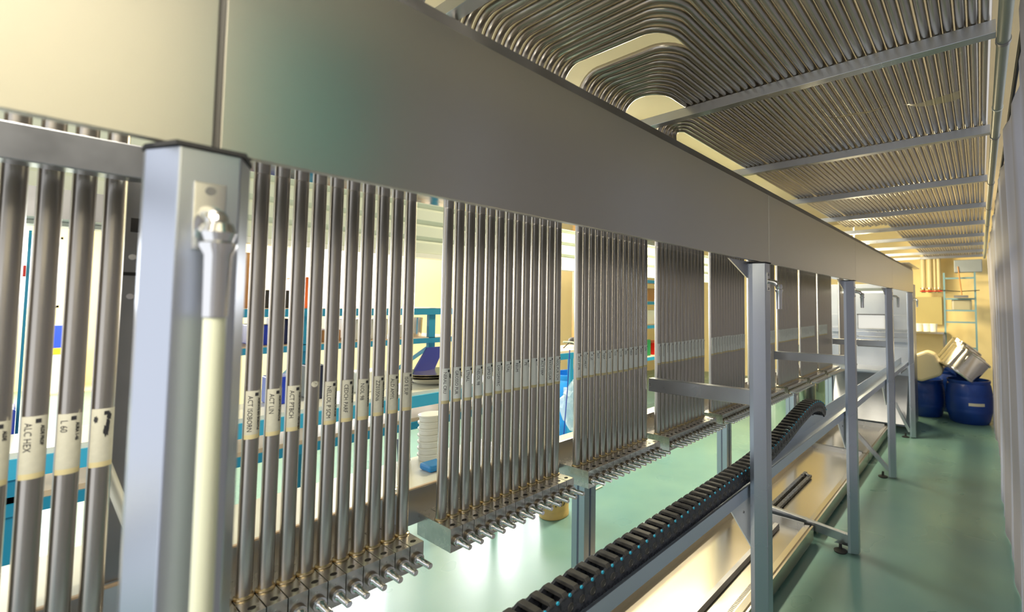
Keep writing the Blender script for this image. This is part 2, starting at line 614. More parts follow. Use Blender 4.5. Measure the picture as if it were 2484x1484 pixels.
# ------------------------------------------------------------------ posts
post_y = [0.075, 1.567, 2.995, 4.50, 6.0]
plabel = [
    'nearest and widest steel post, blurred, with a white hose hanging on its front',
    'second steel post from the left, in focus, with a small chrome tap near its top',
    'third steel post, standing beside the shallow tray on a round black foot',
    'fourth steel post from the left, past the black cable chain',
    'farthest steel post, beside the blue drums']
for k, y0 in enumerate(post_y):
    p = thing('steel_post', plabel[k], 'post', (-0.63, y0 + 0.04, 0), 'steel posts under the fascia')
    ch = 0.017
    zb = 0.0 if k != 2 else 0.0
    pts = [(-0.655, y0), (-0.64, y0), (-0.60, y0 + ch), (-0.60, y0 + 0.08 - ch), (-0.64, y0 + 0.08), (-0.655, y0 + 0.08)]
    bm = new()
    add_prism(bm, pts, 'z', 0.012, 1.598)
    obj('shaft', bm, m_post, p, bevel=0.0015)
    c = 0.0015
    ptc = [(-0.655, y0 - c), (-0.64, y0 - c), (-0.597, y0 + ch - 2 * c), (-0.597, y0 + 0.08 - ch + 2 * c), (-0.64, y0 + 0.08 + c), (-0.655, y0 + 0.08 + c)]
    bm = new()
    add_prism(bm, ptc, 'z', 1.598, 1.602)
    obj('rubber_cap', bm, m_rubber, p)
    # levelling foot
    bm = new()
    add_lathe(bm, [(0.036, 0), (0.038, 0.006), (0.022, 0.012), (0.010, 0.016), (0.008, 0.045)], (-0.70, y0 + 0.02, 0), seg=20)
    obj('levelling_foot', bm, m_rubber, p)
    # cable bracket plate and swivel
    yc = y0 + 0.040
    b1 = obj('tap_plate', box(-0.600, -0.597, yc - 0.012, yc + 0.012, 1.500, 1.566), m_pin, p, bevel=0.001)
    bm = new()
    add_cyl(bm, (-0.597, yc, 1.558), (-0.5955, yc, 1.558), 0.004)
    add_cyl(bm, (-0.597, yc, 1.508), (-0.5955, yc, 1.508), 0.004)
    obj('screw', bm, m_dark_steel, b1)
    arm = new()
    add_sweep(arm, fillet([(-0.597, yc, 1.535), (-0.570, yc, 1.528), (-0.558, yc, 1.505)], 0.012), 0.009, 14)
    obj('tap_arm', arm, m_pin, p)
    bm = new()
    add_lathe(bm, [(0.004, -0.012), (0.010, -0.008), (0.0125, 0), (0.010, 0.008), (0.004, 0.012)], (-0.560, yc, 1.514), seg=18)
    obj('swivel_ball', bm, m_pin, p)
    bm = new()
    add_lathe(bm, [(0.0090, 0.0), (0.0098, 0.056), (0.0135, 0.064), (0.0135, 0.067), (0.006, 0.067)], (-0.560, yc, 1.437), seg=20)
    obj('nozzle_sleeve', bm, m_pin, p)
    if k:
        continue

hose = add_sweep(new(), [(-0.560, 0.115, 1.436), (-0.560, 0.1155, 1.2), (-0.561, 0.116, 0.6), (-0.562, 0.116, 0.05)], 0.0082, 18)
tag(obj('white_hose', hose, m_hose), 'pale white hose hanging down the front of the nearest post', 'hose')

# triangular gussets under the fascia
for i, (ya, yb) in enumerate(((1.39, 1.567), (2.82, 2.995), (4.32, 4.50))):
    bm = new()
    add_prism(bm, [(ya, 1.602), (yb, 1.602), (yb, 1.545), (yb - 0.03, 1.545)], 'x', -0.652, -0.647)
    tag(obj('gusset_plate', bm, m_rail), ('triangular steel gusset under the fascia, left of the %s post from the left' % ORD[i + 1]), 'bracket', 'gusset plates under the fascia')

# side beams running back from posts
for i, (yb, xb) in enumerate(((1.575, -1.088), (3.0, -1.085), (4.5, -1.085), (6.0, -1.2))):
    bm = box(xb, -0.655, yb, yb + 0.03, 1.10, 1.152)
    tag(obj('cross_beam', bm, m_rail, bevel=0.0015),
        'horizontal steel cross beam joining the back of the %s post, in front of pipes' % ORD[i + 1], 'beam', 'cross beams at mid height')

# ------------------------------------------------------------------ pipes
XT, R_P = -1.12, 0.0131
PITCH = 0.0332
lasts = [0.100] + [0.589 + 0.4995 * n for n in range(10)]
counts = [5] + [13] * 9 + [5]
bundle = ['leftmost bundle', 'bundle right of the nearest post', 'second bundle from the front post',
          'third bundle from the front post', 'fourth bundle from the front post',
          'fifth bundle, left of the second post', 'bundle behind the second post',
          'first bundle past the second post', 'second bundle past the second post',
          'third bundle past the second post', 'last bundle before the third post']
A_TXT = [None, None, None, 'ACT ISOBORN', 'ACT LIN', 'ACT PTBCH', 'DOT', 'NELLOL P SCM', 'CEDCH PARF', 'NIOL 98', 'ZZ0335N6', 'ALD AMYL', 'ISO E SUP']
A_SUB = [None, None, None, 'ACETATE ISO BORNYLE', 'ACETATE LINALYLE', 'ACETATE PTBCH - VERTENEX', '', 'CITRONELLOL PUR SCM', 'CEDRE CHENE', 'GERANIOL SPECIAL', 'HELIOTROPINE ROUGE', 'ALDEHYDE AMYL', 'ISO E SUPER']
B_TXT = ['NERAL CRU', 'GROSSO PUR', 'LTNAL', 'NELOL 98', 'LIMO D', 'DIHYDMYRC', 'LTAL', 'REUM', 'PE', '', 'ACT TERP', 'PATCH CLAIR', 'NIOL PUR SCM']
C_TXT = ['ACT STYR', 'CITDREXT', 'A  JZ', 'ACT', 'TERP', 'CITR', 'CIS', 'CITR', 'SAL', 'HEDI', 'ROSE', 'VERT', 'LIN']
Z_TXT = ['', '', 'ALC HEX', 'L 60', '']


def ang_pt(y, th, r, z):
    return Vector((XT + r * math.cos(th), y + r * math.sin(th), z))


def make_sticker(parent, y, txt, sub, jitter, plain=False, blot=False, brightened=False):
    zt, zb = 1.283 + jitter, 1.193 + jitter
    c, h = math.radians(3), math.radians(64)
    bm = new()
    n = 10
    r = R_P + 0.0004
    for (za, zc, mi) in ((zt, zb + 0.008, 0), (zb + 0.008, zb, 1)):
        prev = None
        for i in range(n + 1):
            th = c - h + 2 * h * i / n
            pr = (bm.verts.new(ang_pt(y, th, r, za)), bm.verts.new(ang_pt(y, th, r, zc)))
            if prev:
                f = bm.faces.new((prev[0], pr[0], pr[1], prev[1]))
                f.material_index = mi
                f.smooth = True
            prev = pr
    st = obj('sticker', bm, [m_label_lifted if brightened else m_label, m_label_old], parent)
    bm = new()
    if plain:
        def q(th0, th1, z0, z1):
            vs = [bm.verts.new(ang_pt(y, t, R_P + 0.0009, z)) for t, z in ((th0, z0), (th1, z0), (th1, z1), (th0, z1))]
            bm.faces.new(vs)
        q(math.radians(4), math.radians(22), zt - 0.004, zt - 0.012)
        q(math.radians(24), math.radians(30), zt - 0.014, zt - 0.05 - random.random() * 0.02)
        q(math.radians(-24), math.radians(-20), zt - 0.01, zt - 0.04 - random.random() * 0.02)
    else:
        def fn(off_t, off_u):
            return lambda tx, ty: ang_pt(y, (off_u + ty) / R_P, R_P + 0.0009, zt - off_t - tx)
        if txt:
            add_text(bm, txt, 0.0103, fn(0.009, -0.0092))
        if sub:
            add_text(bm, sub, 0.0056, fn(0.014, 0.0058), bold=0.00025)
        vs = [bm.verts.new(ang_pt(y, t, R_P + 0.0009, z)) for t, z in ((0.05, zt - 0.004), (0.45, zt - 0.004), (0.45, zt - 0.010), (0.05, zt - 0.010))]
        bm.faces.new(vs)
    if blot:
        for (u0, z0_, ru, rz) in ((-0.0075, 0.016, 0.0022, 0.005), (0.0060, 0.012, 0.0026, 0.006), (0.0050, 0.024, 0.0022, 0.009), (0.0035, 0.034, 0.0030, 0.009)):
            vs = []
            for q_ in range(14):
                a_ = 2 * math.pi * q_ / 14
                k_ = 1 + 0.25 * math.sin(q_ * 2.7)
                vs.append(bm.verts.new(ang_pt(y, (u0 + ru * k_ * math.cos(a_)) / R_P, R_P + 0.0011, zt - z0_ + rz * k_ * math.sin(a_))))
            bm.faces.new(vs)
    if bm.faces:
        obj('printed_text', bm, m_ink, st)
    else:
        bm.free()


straight_mesh = None
pipe_mesh_cache = {}
LN = 0.0294
lane = 0
pipe_z = 2.257
n_hump = 0
pipes_info = []
for g in range(len(lasts)):
    for k in range(counts[g]):
        y = lasts[g] - (counts[g] - 1 - k) * PITCH
        txt = sub = None
        if g == 1:
            txt, sub = A_TXT[k], A_SUB[k]
        elif g == 2:
            txt, sub = B_TXT[k], 'PUR' if k % 3 == 0 else 'SCM'
        elif g == 3:
            txt, sub = C_TXT[k], None
        elif g == 0:
            txt, sub = Z_TXT[k], ('', 'ALDE', 'ALDE PROP', 'AURA 1-46', '')[k]
        pos = '%s from the left' % ORD[k]
        if txt and txt != 'DOT' and g in (1, 2) and len(txt) > 2:
            lab = 'vertical steel pipe with the sticker %s, %s' % (txt, 'near the front post' if g == 1 else 'second bundle from front post')
            short = 'pipe stickered %s' % txt
        elif txt == 'DOT':
            lab = 'vertical steel pipe with one round pale dot and no sticker'
            short = 'pipe with the round pale dot'
        elif g == 1:
            lab = '%s steel pipe of the bundle partly hidden by the nearest post' % ORD[k]
            short = '%s pipe behind the nearest post' % ORD[k]
        elif g == 7:
            lab = '%s steel pipe from the left in the %s' % (ORD[k], bundle[g])
            short = '%s pipe, %s' % (ORD[k], bundle[g])
        else:
            lab = '%s steel pipe from the left in the %s' % (ORD[k], bundle[g])
            short = '%s pipe, %s' % (ORD[k], bundle[g])
        p = thing('steel_pipe', lab, 'pipe', (XT, y, 0.9), 'steel pipes standing on the valve blocks')
        route = None
        jit = lambda s: (random.random() - 0.5) * s
        if g in (1, 2):
            xl = 0.035 - LN * ((g - 1) * 13 + k) + jit(0.0014)
            route = [(XT, y, 0.902), (XT, y, pipe_z), (xl, y, pipe_z), (xl + jit(0.0014), 9.1, pipe_z)]
            rad = 0.085
        elif g == 3 and k < 8:
            xl = 0.035 - LN * 26 - 0.0285 * k + jit(0.0012)
            route = [(XT, y, 0.902), (XT, y, pipe_z), (xl, y, pipe_z), (xl, 5.15 + jit(0.1), pipe_z)]
            rad = 0.085
        elif g == 4 and k < 5:
            xl = -0.965 - 0.0268 * k
            route = [(XT, y, 0.902), (XT, y, pipe_z), (xl, y, pipe_z), (xl, 5.1 + jit(0.1), pipe_z)]
            rad = 0.06
        elif g in (3, 4, 5, 6) and k >= counts[g] - 2:
            hh = 2.222 if k == counts[g] - 2 else 2.19
            route = [(XT, y, 0.902), (XT, y, hh - 0.09), (XT - 0.05, y, hh - 0.02), (XT - 0.05, y + 0.06, hh), (XT - 0.05, y + (0.42 if k == counts[g] - 2 else 0.33), hh), (XT - 0.05, y + (0.44 if k == counts[g] - 2 else 0.34), hh - 0.3)]
            rad = 0.05
        if route:
            bm = new()
            pts = fillet(route, rad, 7)
            # extra rings on the long upright so material stays continuous
            add_sweep(bm, pts, R_P, 14)
            body = obj('pipe_body', bm, m_pipe if g < 1 else m_pipe, p)
        else:
            top = 2.12
            key = 'straight'
            if key not in pipe_mesh_cache:
                bm = add_sweep(new(), [(XT, y, 0.902), (XT, y, top)], R_P, 14)
                body = obj('pipe_body', bm, m_pipe, p)
                pipe_mesh_cache[key] = body
            else:
                body = pipe_mesh_cache[key].copy()
                COL.objects.link(body)
                body.parent = p
        if 'weld' not in pipe_mesh_cache:
            bm = add_lathe(new(), [(R_P - 0.001, 0.0), (R_P + 0.0032, 0.0), (R_P + 0.0026, 0.003), (R_P, 0.005)], (XT, y, 0.9005), seg=20)
            pipe_mesh_cache['weld'] = obj('weld_ring', bm, m_weld, p)
        else:
            wr = pipe_mesh_cache['weld'].copy()
            COL.objects.link(wr)
            wr.parent = p
        if txt == 'DOT':
            bm = new()
            ctr = 1.283
            vs = [bm.verts.new(ang_pt(y, math.cos(t) * 0.0062 / R_P, R_P + 0.0006, ctr + 0.0062 * math.sin(t))) for t in [2 * math.pi * i / 20 for i in range(20)]]
            bm.faces.new(vs)
            obj('dot_sticker', bm, m_label, p)
        elif g in (0, 1, 2, 3):
            make_sticker(p, y, txt, sub, jit(0.004), blot=(g == 0 and k == 4), brightened=g >= 2)
        elif g < 8 or (g == 8 and k < 11) or (g == 9 and k < 8):
            make_sticker(p, y, None, None, jit(0.003), plain=True, brightened=True)
        pipes_info.append((g, k, y, short))

# handwriting stroke on the near sticker and the PE sticker: painted-out marks
# ------------------------------------------------------------------ valve blocks
proto = None
for g, k, y, short in pipes_info:
    lab = 'valve block under the %s' % short
    if proto is None:
        t = thing('valve_block', lab, 'valve', (XT, y, 0.843), 'valve blocks in a row under the pipes')
        hw = 0.0160
        obj('block_body', box(-1.2045, -1.05, y - hw, y + hw, 0.843, 0.9), m_block, t, bevel=0.0007)
        bm = new()
        add_cyl(bm, (-1.069, y, 0.9000), (-1.069, y, 0.9004), 0.0062, seg=20)
        obj('screw_hole', bm, m_hole, t)
        bm = new()
        add_cyl(bm, (-1.05, y, 0.868), (-1.0435, y, 0.868), 0.0125, seg=22)
        c = obj('collar', bm, m_ring, t)
        bm = new()
        add_cyl(bm, (-1.0435, y, 0.868), (-1.0395, y, 0.868), 0.0118, seg=22)
        obj('washer', bm, m_pin, t)
        bm = new()
        add_sweep(bm, [(-1.0395, y, 0.868), (-1.034, y, 0.868), (-1.0335, y, 0.868), (-0.994, y, 0.868), (-0.9925, y, 0.868)],
                  [0.0085, 0.0085, 0.0062, 0.0062, 0.005], 18)
        obj('plunger_pin', bm, m_pin, t)
        proto = t
    else:
        t = copy_to(proto, (XT, y, 0.843))
        t['label'] = lab

# ------------------------------------------------------------------ bench beam behind the pipes and its legs
bm = new()
add_box(bm, -1.205, -1.20, -0.9, 4.95, 0.875, 0.965)
add_box(bm, -1.26, -1.205, 1.05, 4.95, 0.955, 0.965)
t = thing('bench', 'long steel bench with a bright top running behind the pipe bundles', 'bench', (-1.4, 2.0, 0))
obj('bench_beam', bm, m_rail, t, bevel=0.001)
obj('bench_top', box(-1.45, -1.206, -0.9, 1.045, 0.950, 0.965), m_white_pl, t)
obj('edge_strip', box(-1.2055, -1.197, -0.9, 1.045, 0.9655, 0.969), m_board, t)
for yy in (0.635, 1.16, 1.655, 2.15):
    bm = new()
    add_lathe(bm, [(0.010, 0), (0.010, 0.002), (0.006, 0.0025), (0.006, 0.010), (0.002, 0.011)], (-1.228, yy, 0.965), seg=12)
    obj('bolt', bm, m_pin, t)
for yy, xx in ((-0.8, -1.44), (-0.1, -1.44)):
    obj('leg', box(xx, xx + 0.03, yy, yy + 0.04, 0, 0.955), m_rail, t)

for i, yy in enumerate((1.525, 2.90, 4.27, 5.60)):
    t = thing('profile_leg', 'slotted aluminium leg below the valve blocks, %s from the left' % ORD[i], 'leg', (-1.39, yy, 0), 'slotted legs under the valve blocks')
    h = 0.036
    s = 0.006
    # square profile with a slot down every face
    pts = []
    cx = -1.39
    for (ax, ay) in ((1, 0), (0, 1), (-1, 0), (0, -1)):
        tx, ty = -ay, ax
        for (u, d) in ((-h, h), (-s, h), (-s, h - 0.010), (s, h - 0.010), (s, h), ):
            pts.append((cx + ax * d + tx * u, yy + ay * d + ty * u))
    bm = new()
    add_prism(bm, pts, 'z', 0.01, 0.87)
    obj('profile', bm, m_post, t)
    obj('support_arm', box(cx + 0.036, -1.21, yy - 0.015, yy + 0.015, 0.845, 0.874), m_rail, t)
    obj('foot_plate', box(cx - 0.038, cx + 0.038, yy - 0.038, yy + 0.038, 0, 0.01), m_dark_steel, t)

# grey back column between the first bundles
t = thing('back_column', 'grey steel column seen between the leftmost pipes and the nearest post, with a slot and screws', 'column', (-1.25, 0.14, 0))
obj('column_sheet', box(-1.26, -1.21, 0.105, 0.20, 0.97, 1.72), m_dark_steel, t, bevel=0.001)
obj('slot', box(-1.2105, -1.209, 0.128, 0.146, 1.575, 1.60), m_hole, t)
obj('slot', box(-1.2105, -1.209, 0.118, 0.138, 1.497, 1.503), m_hole, t)
for zz in (1.53, 1.46):
    obj('screw', add_cyl(new(), (-1.21, 0.132, zz), (-1.207, 0.132, zz), 0.005, seg=12), m_pin, t)
obj('cable', add_sweep(new(), [(-1.203, 0.142, 1.59), (-1.203, 0.146, 1.72)], 0.003, 8), m_hose, t)
bm = new()
add_sweep(bm, [(-1.19, 0.10, 1.22), (-1.19, 0.155, 1.03)], 0.008, 4)
tag(obj('brace_strip', bm, m_white_pl), 'white slanting strip below the grey column, left of the nearest post', 'strip')

# ------------------------------------------------------------------ overhead rails
rail_y = [0.655, 1.60, 2.53, 3.50, 4.42, 5.33, 6.25, 7.15, 8.05, 8.85]
for i, yy in enumerate(rail_y):
    bm = box(-1.26, 0.055, yy, yy + 0.036, 2.205, 2.243)
    tag(obj('ceiling_rail', bm, m_rail, bevel=0.001),
        ('flat grey steel ceiling rail under the overhead pipes, %s from the front' % ORD[i]), 'rail', 'ceiling rails crossing under the pipes')
    if 0 < i < 5:
        bm = new()
        add_cyl(bm, (-0.02, yy + 0.018, 2.205), (-0.02, yy + 0.018, 2.198), 0.007, seg=6)
# long pole that carries the curtain
t = thing('curtain_pole', 'long grey pole high on the right carrying the curtain', 'pole', (0.072, 3.0, 2.2))
obj('pole_tube', add_cyl(new(), (0.072, -0.4, 2.200), (0.072, 9.0, 2.200), 0.016, seg=20), m_pole, t)
for yy in rail_y[1:6]:
    obj('clamp', add_cyl(new(), (0.072, yy + 0.04, 2.2), (0.072, yy + 0.055, 2.2), 0.0185, seg=20), m_dark_steel, t)
for i, yy in enumerate((2.2, )):
    obj('cable_tie', add_cyl(new(), (0.072, yy, 2.2), (0.072, yy + 0.006, 2.2), 0.018, seg=20), m_white_pl, t)

# strip of clear tape hanging under the pipes
bm = new()
prev = None
N = 26
for i in range(N + 1):
    u = i / N
    x = -0.51 + 0.47 * u
    y = 1.95 + 0.09 * math.sin(u * 2.4) + 0.01 * math.sin(u * 20)
    w = 0.010 + 0.035 * max(0, u - 0.55) + 0.004 * math.sin(u * 9)
    z = 2.225 - 0.012 * math.sin(u * 9) - 0.01 * u
    tw = 0.5 + 1.1 * math.sin(u * 5)
    a = V(x, y - w * math.cos(tw), z - w * 0.4 * math.sin(tw)); b = V(x, y + w * math.cos(tw), z + w * 0.4 * math.sin(tw))
    a2 = bm.verts.new(a); b2 = bm.verts.new(b)
    if prev:
        f = bm.faces.new((prev[0], a2, b2, prev[1])); f.smooth = True
    prev = (a2, b2)
tag(obj('plastic_film', bm, m_film), 'torn strip of clear film hanging under the overhead pipes', 'film')

# ------------------------------------------------------------------ curtain
bm = new()
ny, nz_ = 160, 16
grid = []
for j in range(nz_ + 1):
    row = []
    z = 2.165 * j / nz_ + 0.005
    for i in range(ny + 1):
        y = -0.9 + 9.6 * i / ny
        u = z / 2.165
        x = 0.108 + 0.010 * math.sin(y * 7.5 + 1.2 * math.sin(y * 1.7)) * (0.5 + 0.5 * u) + 0.006 * math.sin(y * 19 + z * 1.3) \
            + 0.012 * (1 - u) * math.sin(y * 2.3 + 1.0) + 0.012 * math.sin(u * math.pi)
        row.append(bm.verts.new((x, y, z)))
    grid.append(row)
for j in range(nz_):
    for i in range(ny):
        f = bm.faces.new((grid[j][i], grid[j][i + 1], grid[j + 1][i + 1], grid[j + 1][i]))
        f.smooth = True
bmesh.ops.solidify(bm, geom=list(bm.faces), thickness=0.0015)
t = thing('plastic_curtain', 'long grey plastic curtain with soft folds along the right of the aisle', 'curtain', (0.11, 3.0, 0))
obj('curtain_sheet', bm, m_curtain, t)
obj('hem_band', add_sweep(new(), [(0.108, -0.9, 2.172), (0.108, 9.0, 2.172)], 0.006, 8), m_rubber, t)
bm = new()
add_box(bm, 0.060, 0.066, 0.27, 0.56, 1.72, 2.15)  # unseen panel added to put a teal patch into the fascia reflection
tag(obj('reflector', bm, m_teal), 'teal tarpaulin panel added out of view to tint the fascia reflection', 'reflector')

bm = new()
add_box(bm, 0.060, 0.066, -0.75, 0.24, 1.60, 2.15)  # unseen pale panel added so the near fascia reflects brighter
tag(obj('reflector', bm, mat('cream_reflector', srgb(250, 244, 220), 0.5)), 'cream tarpaulin panel added out of view to brighten the near fascia', 'reflector')

# ------------------------------------------------------------------ chain trough and cable chain
t = thing('cable_trough', 'long steel trough behind the posts holding the black cable chain', 'trough', (-0.7, 3.0, 0.785))
bm = new()
prof = [(-0.660, 0.785), (-0.660, 0.825), (-0.663, 0.825), (-0.663, 0.788), (-0.757, 0.788), (-0.757, 0.850), (-0.760, 0.850), (-0.760, 0.785)]
add_prism(bm, prof, 'y', -0.6, 6.3)
obj('channel', bm, m_trough, t)
for k in (1, 2, 3):
    y0 = post_y[k]
    bm = new()
    # square plate on its corner joining trough and post
    add_prism(bm, [(y0 - 0.13, 0.784), (y0 + 0.04, 0.60), (y0 + 0.08, 0.60), (y0 + 0.08, 0.784)], 'x', -0.672, -0.667)
    g_ = obj('corner_plate', bm, m_bright, t)
    obj('screw', add_cyl(new(), (-0.667, y0 - 0.03, 0.745), (-0.664, y0 - 0.03, 0.745), 0.004, seg=8), m_dark_steel, g_)

CX0, CX1 = -0.735, -0.672
path = []
yy = 0.42
cpts = [(0.42, 0.850), (1.0, 0.848), (1.5, 0.850), (1.75, 0.858), (2.0, 0.885), (2.2, 0.920), (2.36, 0.942), (2.46, 0.944), (2.56, 0.925), (2.62, 0.885), (2.64, 0.845)]
# resample the centre line at the link pitch
LP = 0.0335
dense = []
for i in range(len(cpts) - 1):
    for s in range(40):
        u = s / 40
        p0 = cpts[max(i - 1, 0)]; p1 = cpts[i]; p2 = cpts[i + 1]; p3 = cpts[min(i + 2, len(cpts) - 1)]
        cr = lambda a, b, c, d: 0.5 * ((2 * b) + (-a + c) * u + (2 * a - 5 * b + 4 * c - d) * u * u + (-a + 3 * b - 3 * c + d) * u ** 3)
        dense.append((cr(p0[0], p1[0], p2[0], p3[0]), cr(p0[1], p1[1], p2[1], p3[1])))
dense.append(cpts[-1])
stations = [dense[0]]
acc = 0.0
for a, b in zip(dense, dense[1:]):
    d = math.hypot(b[0] - a[0], b[1] - a[1])
    while acc + d >= LP:
        u = (LP - acc) / d
        a = (a[0] + (b[0] - a[0]) * u, a[1] + (b[1] - a[1]) * u)
        stations.append(a)
        d = math.hypot(b[0] - a[0], b[1] - a[1])
        acc = 0.0
    acc += d
t = thing('cable_chain', 'black segmented plastic cable chain lying in the trough and looping over at its end', 'cable chain', (-0.70, 1.5, 0.80))


def link_bm():
    bm = new()
    hl = LP / 2
    add_box(bm, CX0 + 0.7035 + 0.004, CX1 + 0.7035 - 0.004, -0.006, 0.006, -0.026, -0.021)
    for xs in (CX0, CX1 - 0.007):
        x0 = xs + 0.7035; x1 = x0 + 0.007
        add_prism(bm, [(-hl + 0.001, -0.026), (hl * 0.9, -0.026), (hl * 1.25, -0.012), (hl * 1.25, 0.010), (hl * 0.9, 0.022), (-hl * 0.2, 0.024), (-hl + 0.001, 0.018)], 'x', x0, x1)
    return bm


lk0 = None
for i, (sy, sz) in enumerate(stations[:-1]):
    ny_, nz2 = stations[i + 1]
    ang = math.atan2(nz2 - sz, ny_ - sy)
    if lk0 is None:
        bm = link_bm()
        me_obj = obj('link', bm, m_black, None)
        me_obj.parent = t
        lk0 = me_obj
        bm = new()
        # arched crossbar: higher in the middle
        w = 0.0068
        prof = [(CX0 + 0.7035 - 0.001, 0.022), (CX0 + 0.7035 + 0.006, 0.029), (CX1 + 0.7035 - 0.006, 0.029), (CX1 + 0.7035 + 0.001, 0.022), (CX1 + 0.7035 - 0.004, 0.021), (CX0 + 0.7035 + 0.004, 0.021)]
        add_prism(bm, prof, 'y', -w, w)
        cb = obj('crossbar', bm, m_blacktop, None, bevel=0.001)
        cb.parent = lk0
        bm = new()
        add_lathe(bm, [(0.0030, -0.0015), (0.0038, 0.0), (0.0032, 0.0022)], (CX1 + 0.7035 + 0.0008, 0.010, 0.0225),
                  mtx=Matrix.Rotation(math.pi / 2, 3, 'Y'), seg=10)
        dk = new()
        add_lathe(dk, [(0.0085, -0.0004), (0.0085, 0.0006), (0.0070, 0.0010), (0.0068, 0.0003), (0.002, 0.0003)], (CX1 + 0.7035 + 0.0002, 0.0135, -0.003),
                  mtx=Matrix.Rotation(math.pi / 2, 3, 'Y'), seg=14)
        pd = obj('pivot_disc', dk, m_blacktop, None)
        pd.parent = lk0
        cp = obj('clip_pin', bm, m_cyan, None)
        cp.parent = lk0
        l = lk0
    else:
        l = lk0.copy()
        COL.objects.link(l)
        l.parent = t
        for ch in lk0.children:
            c = ch.copy()
            COL.objects.link(c)
            c.parent = l
    l.location = Vector((-0.7035, sy, sz)) - t.location
    l.rotation_euler = (ang, 0, 0)
# far arm of the chain lying low in the trough
# ------------------------------------------------------------------ trays
def tray(y0, y1, lab, pipe=None):
    t = thing('drip_tray', lab, 'tray', (-1.1, (y0 + y1) / 2, 0.0), 'steel trays on the floor under the pipes')
    xl, xr = -1.345, -0.865
    bm = new()
    prof = [(xl - 0.004, 0.125), (xl, 0.125), (xl, 0.064), (xr - 0.045, 0.056), (xr - 0.045, 0.092), (xr - 0.012, 0.097), (xr - 0.012, 0.088), (xr, 0.088), (xr, 0.100),
            (xr + 0.010, 0.100), (xr + 0.010, 0.020), (xr + 0.006, 0.020), (xr + 0.006, 0.085),
            (xr - 0.04, 0.050), (xl - 0.004, 0.058)]
    add_prism(bm, prof, 'y', y0, y1)
    obj('pan', bm, m_tray, t)
    obj('end_wall', box(xl, xr - 0.045, y0, y0 + 0.006, 0.05, 0.105), m_rail, t)
    obj('end_wall', box(xl, xr - 0.045, y1 - 0.006, y1, 0.05, 0.105), m_rail, t)
    bm = new()
    for yy in (y0 + 0.1, y1 - 0.1):
        add_box(bm, xl + 0.03, xl + 0.07, yy - 0.02, yy + 0.02, 0, 0.06)
        add_box(bm, xr - 0.09, xr - 0.05, yy - 0.02, yy + 0.02, 0, 0.052)
    obj('feet', bm, m_dark_steel, t)
    if pipe:
        bm = new()
        add_prism(bm, [(-1.075, 0.062), (-1.070, 0.088), (-1.045, 0.088), (-1.040, 0.062)], 'y', pipe[0], pipe[1])
        obj('channel_ridge', bm, m_dark_steel, t)
    return t


tray(0.25, 3.02, 'nearest long steel tray with a dark drain channel along its floor', (0.4, 2.95))
tray(3.10, 4.78, 'middle steel tray beside the third post with black squeegee lying in it')
tray(4.80, 6.05, 'farthest steel tray, in front of the steel cabinet')
# black strip with a groove lying in the middle tray
bm = new()
add_box(bm, -1.20, -1.175, 3.16, 4.0, 0.066, 0.084)
add_box(bm, -1.150, -1.125, 3.16, 3.95, 0.066, 0.084)
add_sweep(bm, fillet([(-1.19, 3.9, 0.078), (-1.17, 4.05, 0.078), (-1.14, 3.9, 0.078)], 0.02), 0.012, 8)
tag(obj('rubber_strip', bm, m_black), 'black double rubber strip lying in the middle tray', 'rubber strip')
# perforated edge strip on the nearest tray
bm = new()
for i in range(60):
    yy = 1.6 + i * 0.012
    add_box(bm, -0.935, -0.915, yy, yy + 0.006, 0.0925, 0.096)
tag(obj('slotted_strip', bm, m_pin), 'short ribbed metal strip on the outer edge of the nearest tray', 'metal strip')

# foot beams and braces
def oriented_bar(bm, p0, p1, w, h):
    p0 = Vector(p0); p1 = Vector(p1)
    d = (p1 - p0).normalized()
    side = Vector((0, 1, 0))
    up = side.cross(d).normalized()
    vs = []
    for p in (p0, p1):
        for a, b in ((-1, -1), (1, -1), (1, 1), (-1, 1)):
            vs.append(bm.verts.new(p + side * a * w / 2 + up * b * h / 2))
    for f in ((0, 1, 2, 3), (7, 6, 5, 4), (0, 4, 5, 1), (1, 5, 6, 2), (2, 6, 7, 3), (3, 7, 4, 0)):
        bm.faces.new([vs[i] for i in f])
    return bm


t = thing('foot_beam', 'low steel beam from the foot of the third post across the trays', 'beam', (-0.9, 3.06, 0))
obj('bar', oriented_bar(new(), (-1.20, 3.06, 0.118), (-0.66, 3.06, 0.066), 0.03, 0.05), m_rail, t, bevel=0.0015)
obj('support_block', box(-1.19, -1.15, 3.05, 3.07, 0.0, 0.10), m_rail, t)
bm = new()
add_prism(bm, [(-0.75, 0.012), (-0.655, 0.012), (-0.655, 0.10)], 'y', 3.078, 3.082)
obj('web_plate', bm, m_white_pl if False else m_rail, t)
for i, (yy, zt, xt) in enumerate(((4.55, 0.32, -0.90), (6.05, 0.36, -0.80))):
    bm = oriented_bar(new(), (xt, yy, zt), (-0.66, yy, 0.06), 0.03, 0.03)
    tag(obj('diagonal_brace', bm, m_rail), 'slanting steel brace at the foot of the %s post' % ORD[i + 3], 'brace', 'slanting braces')

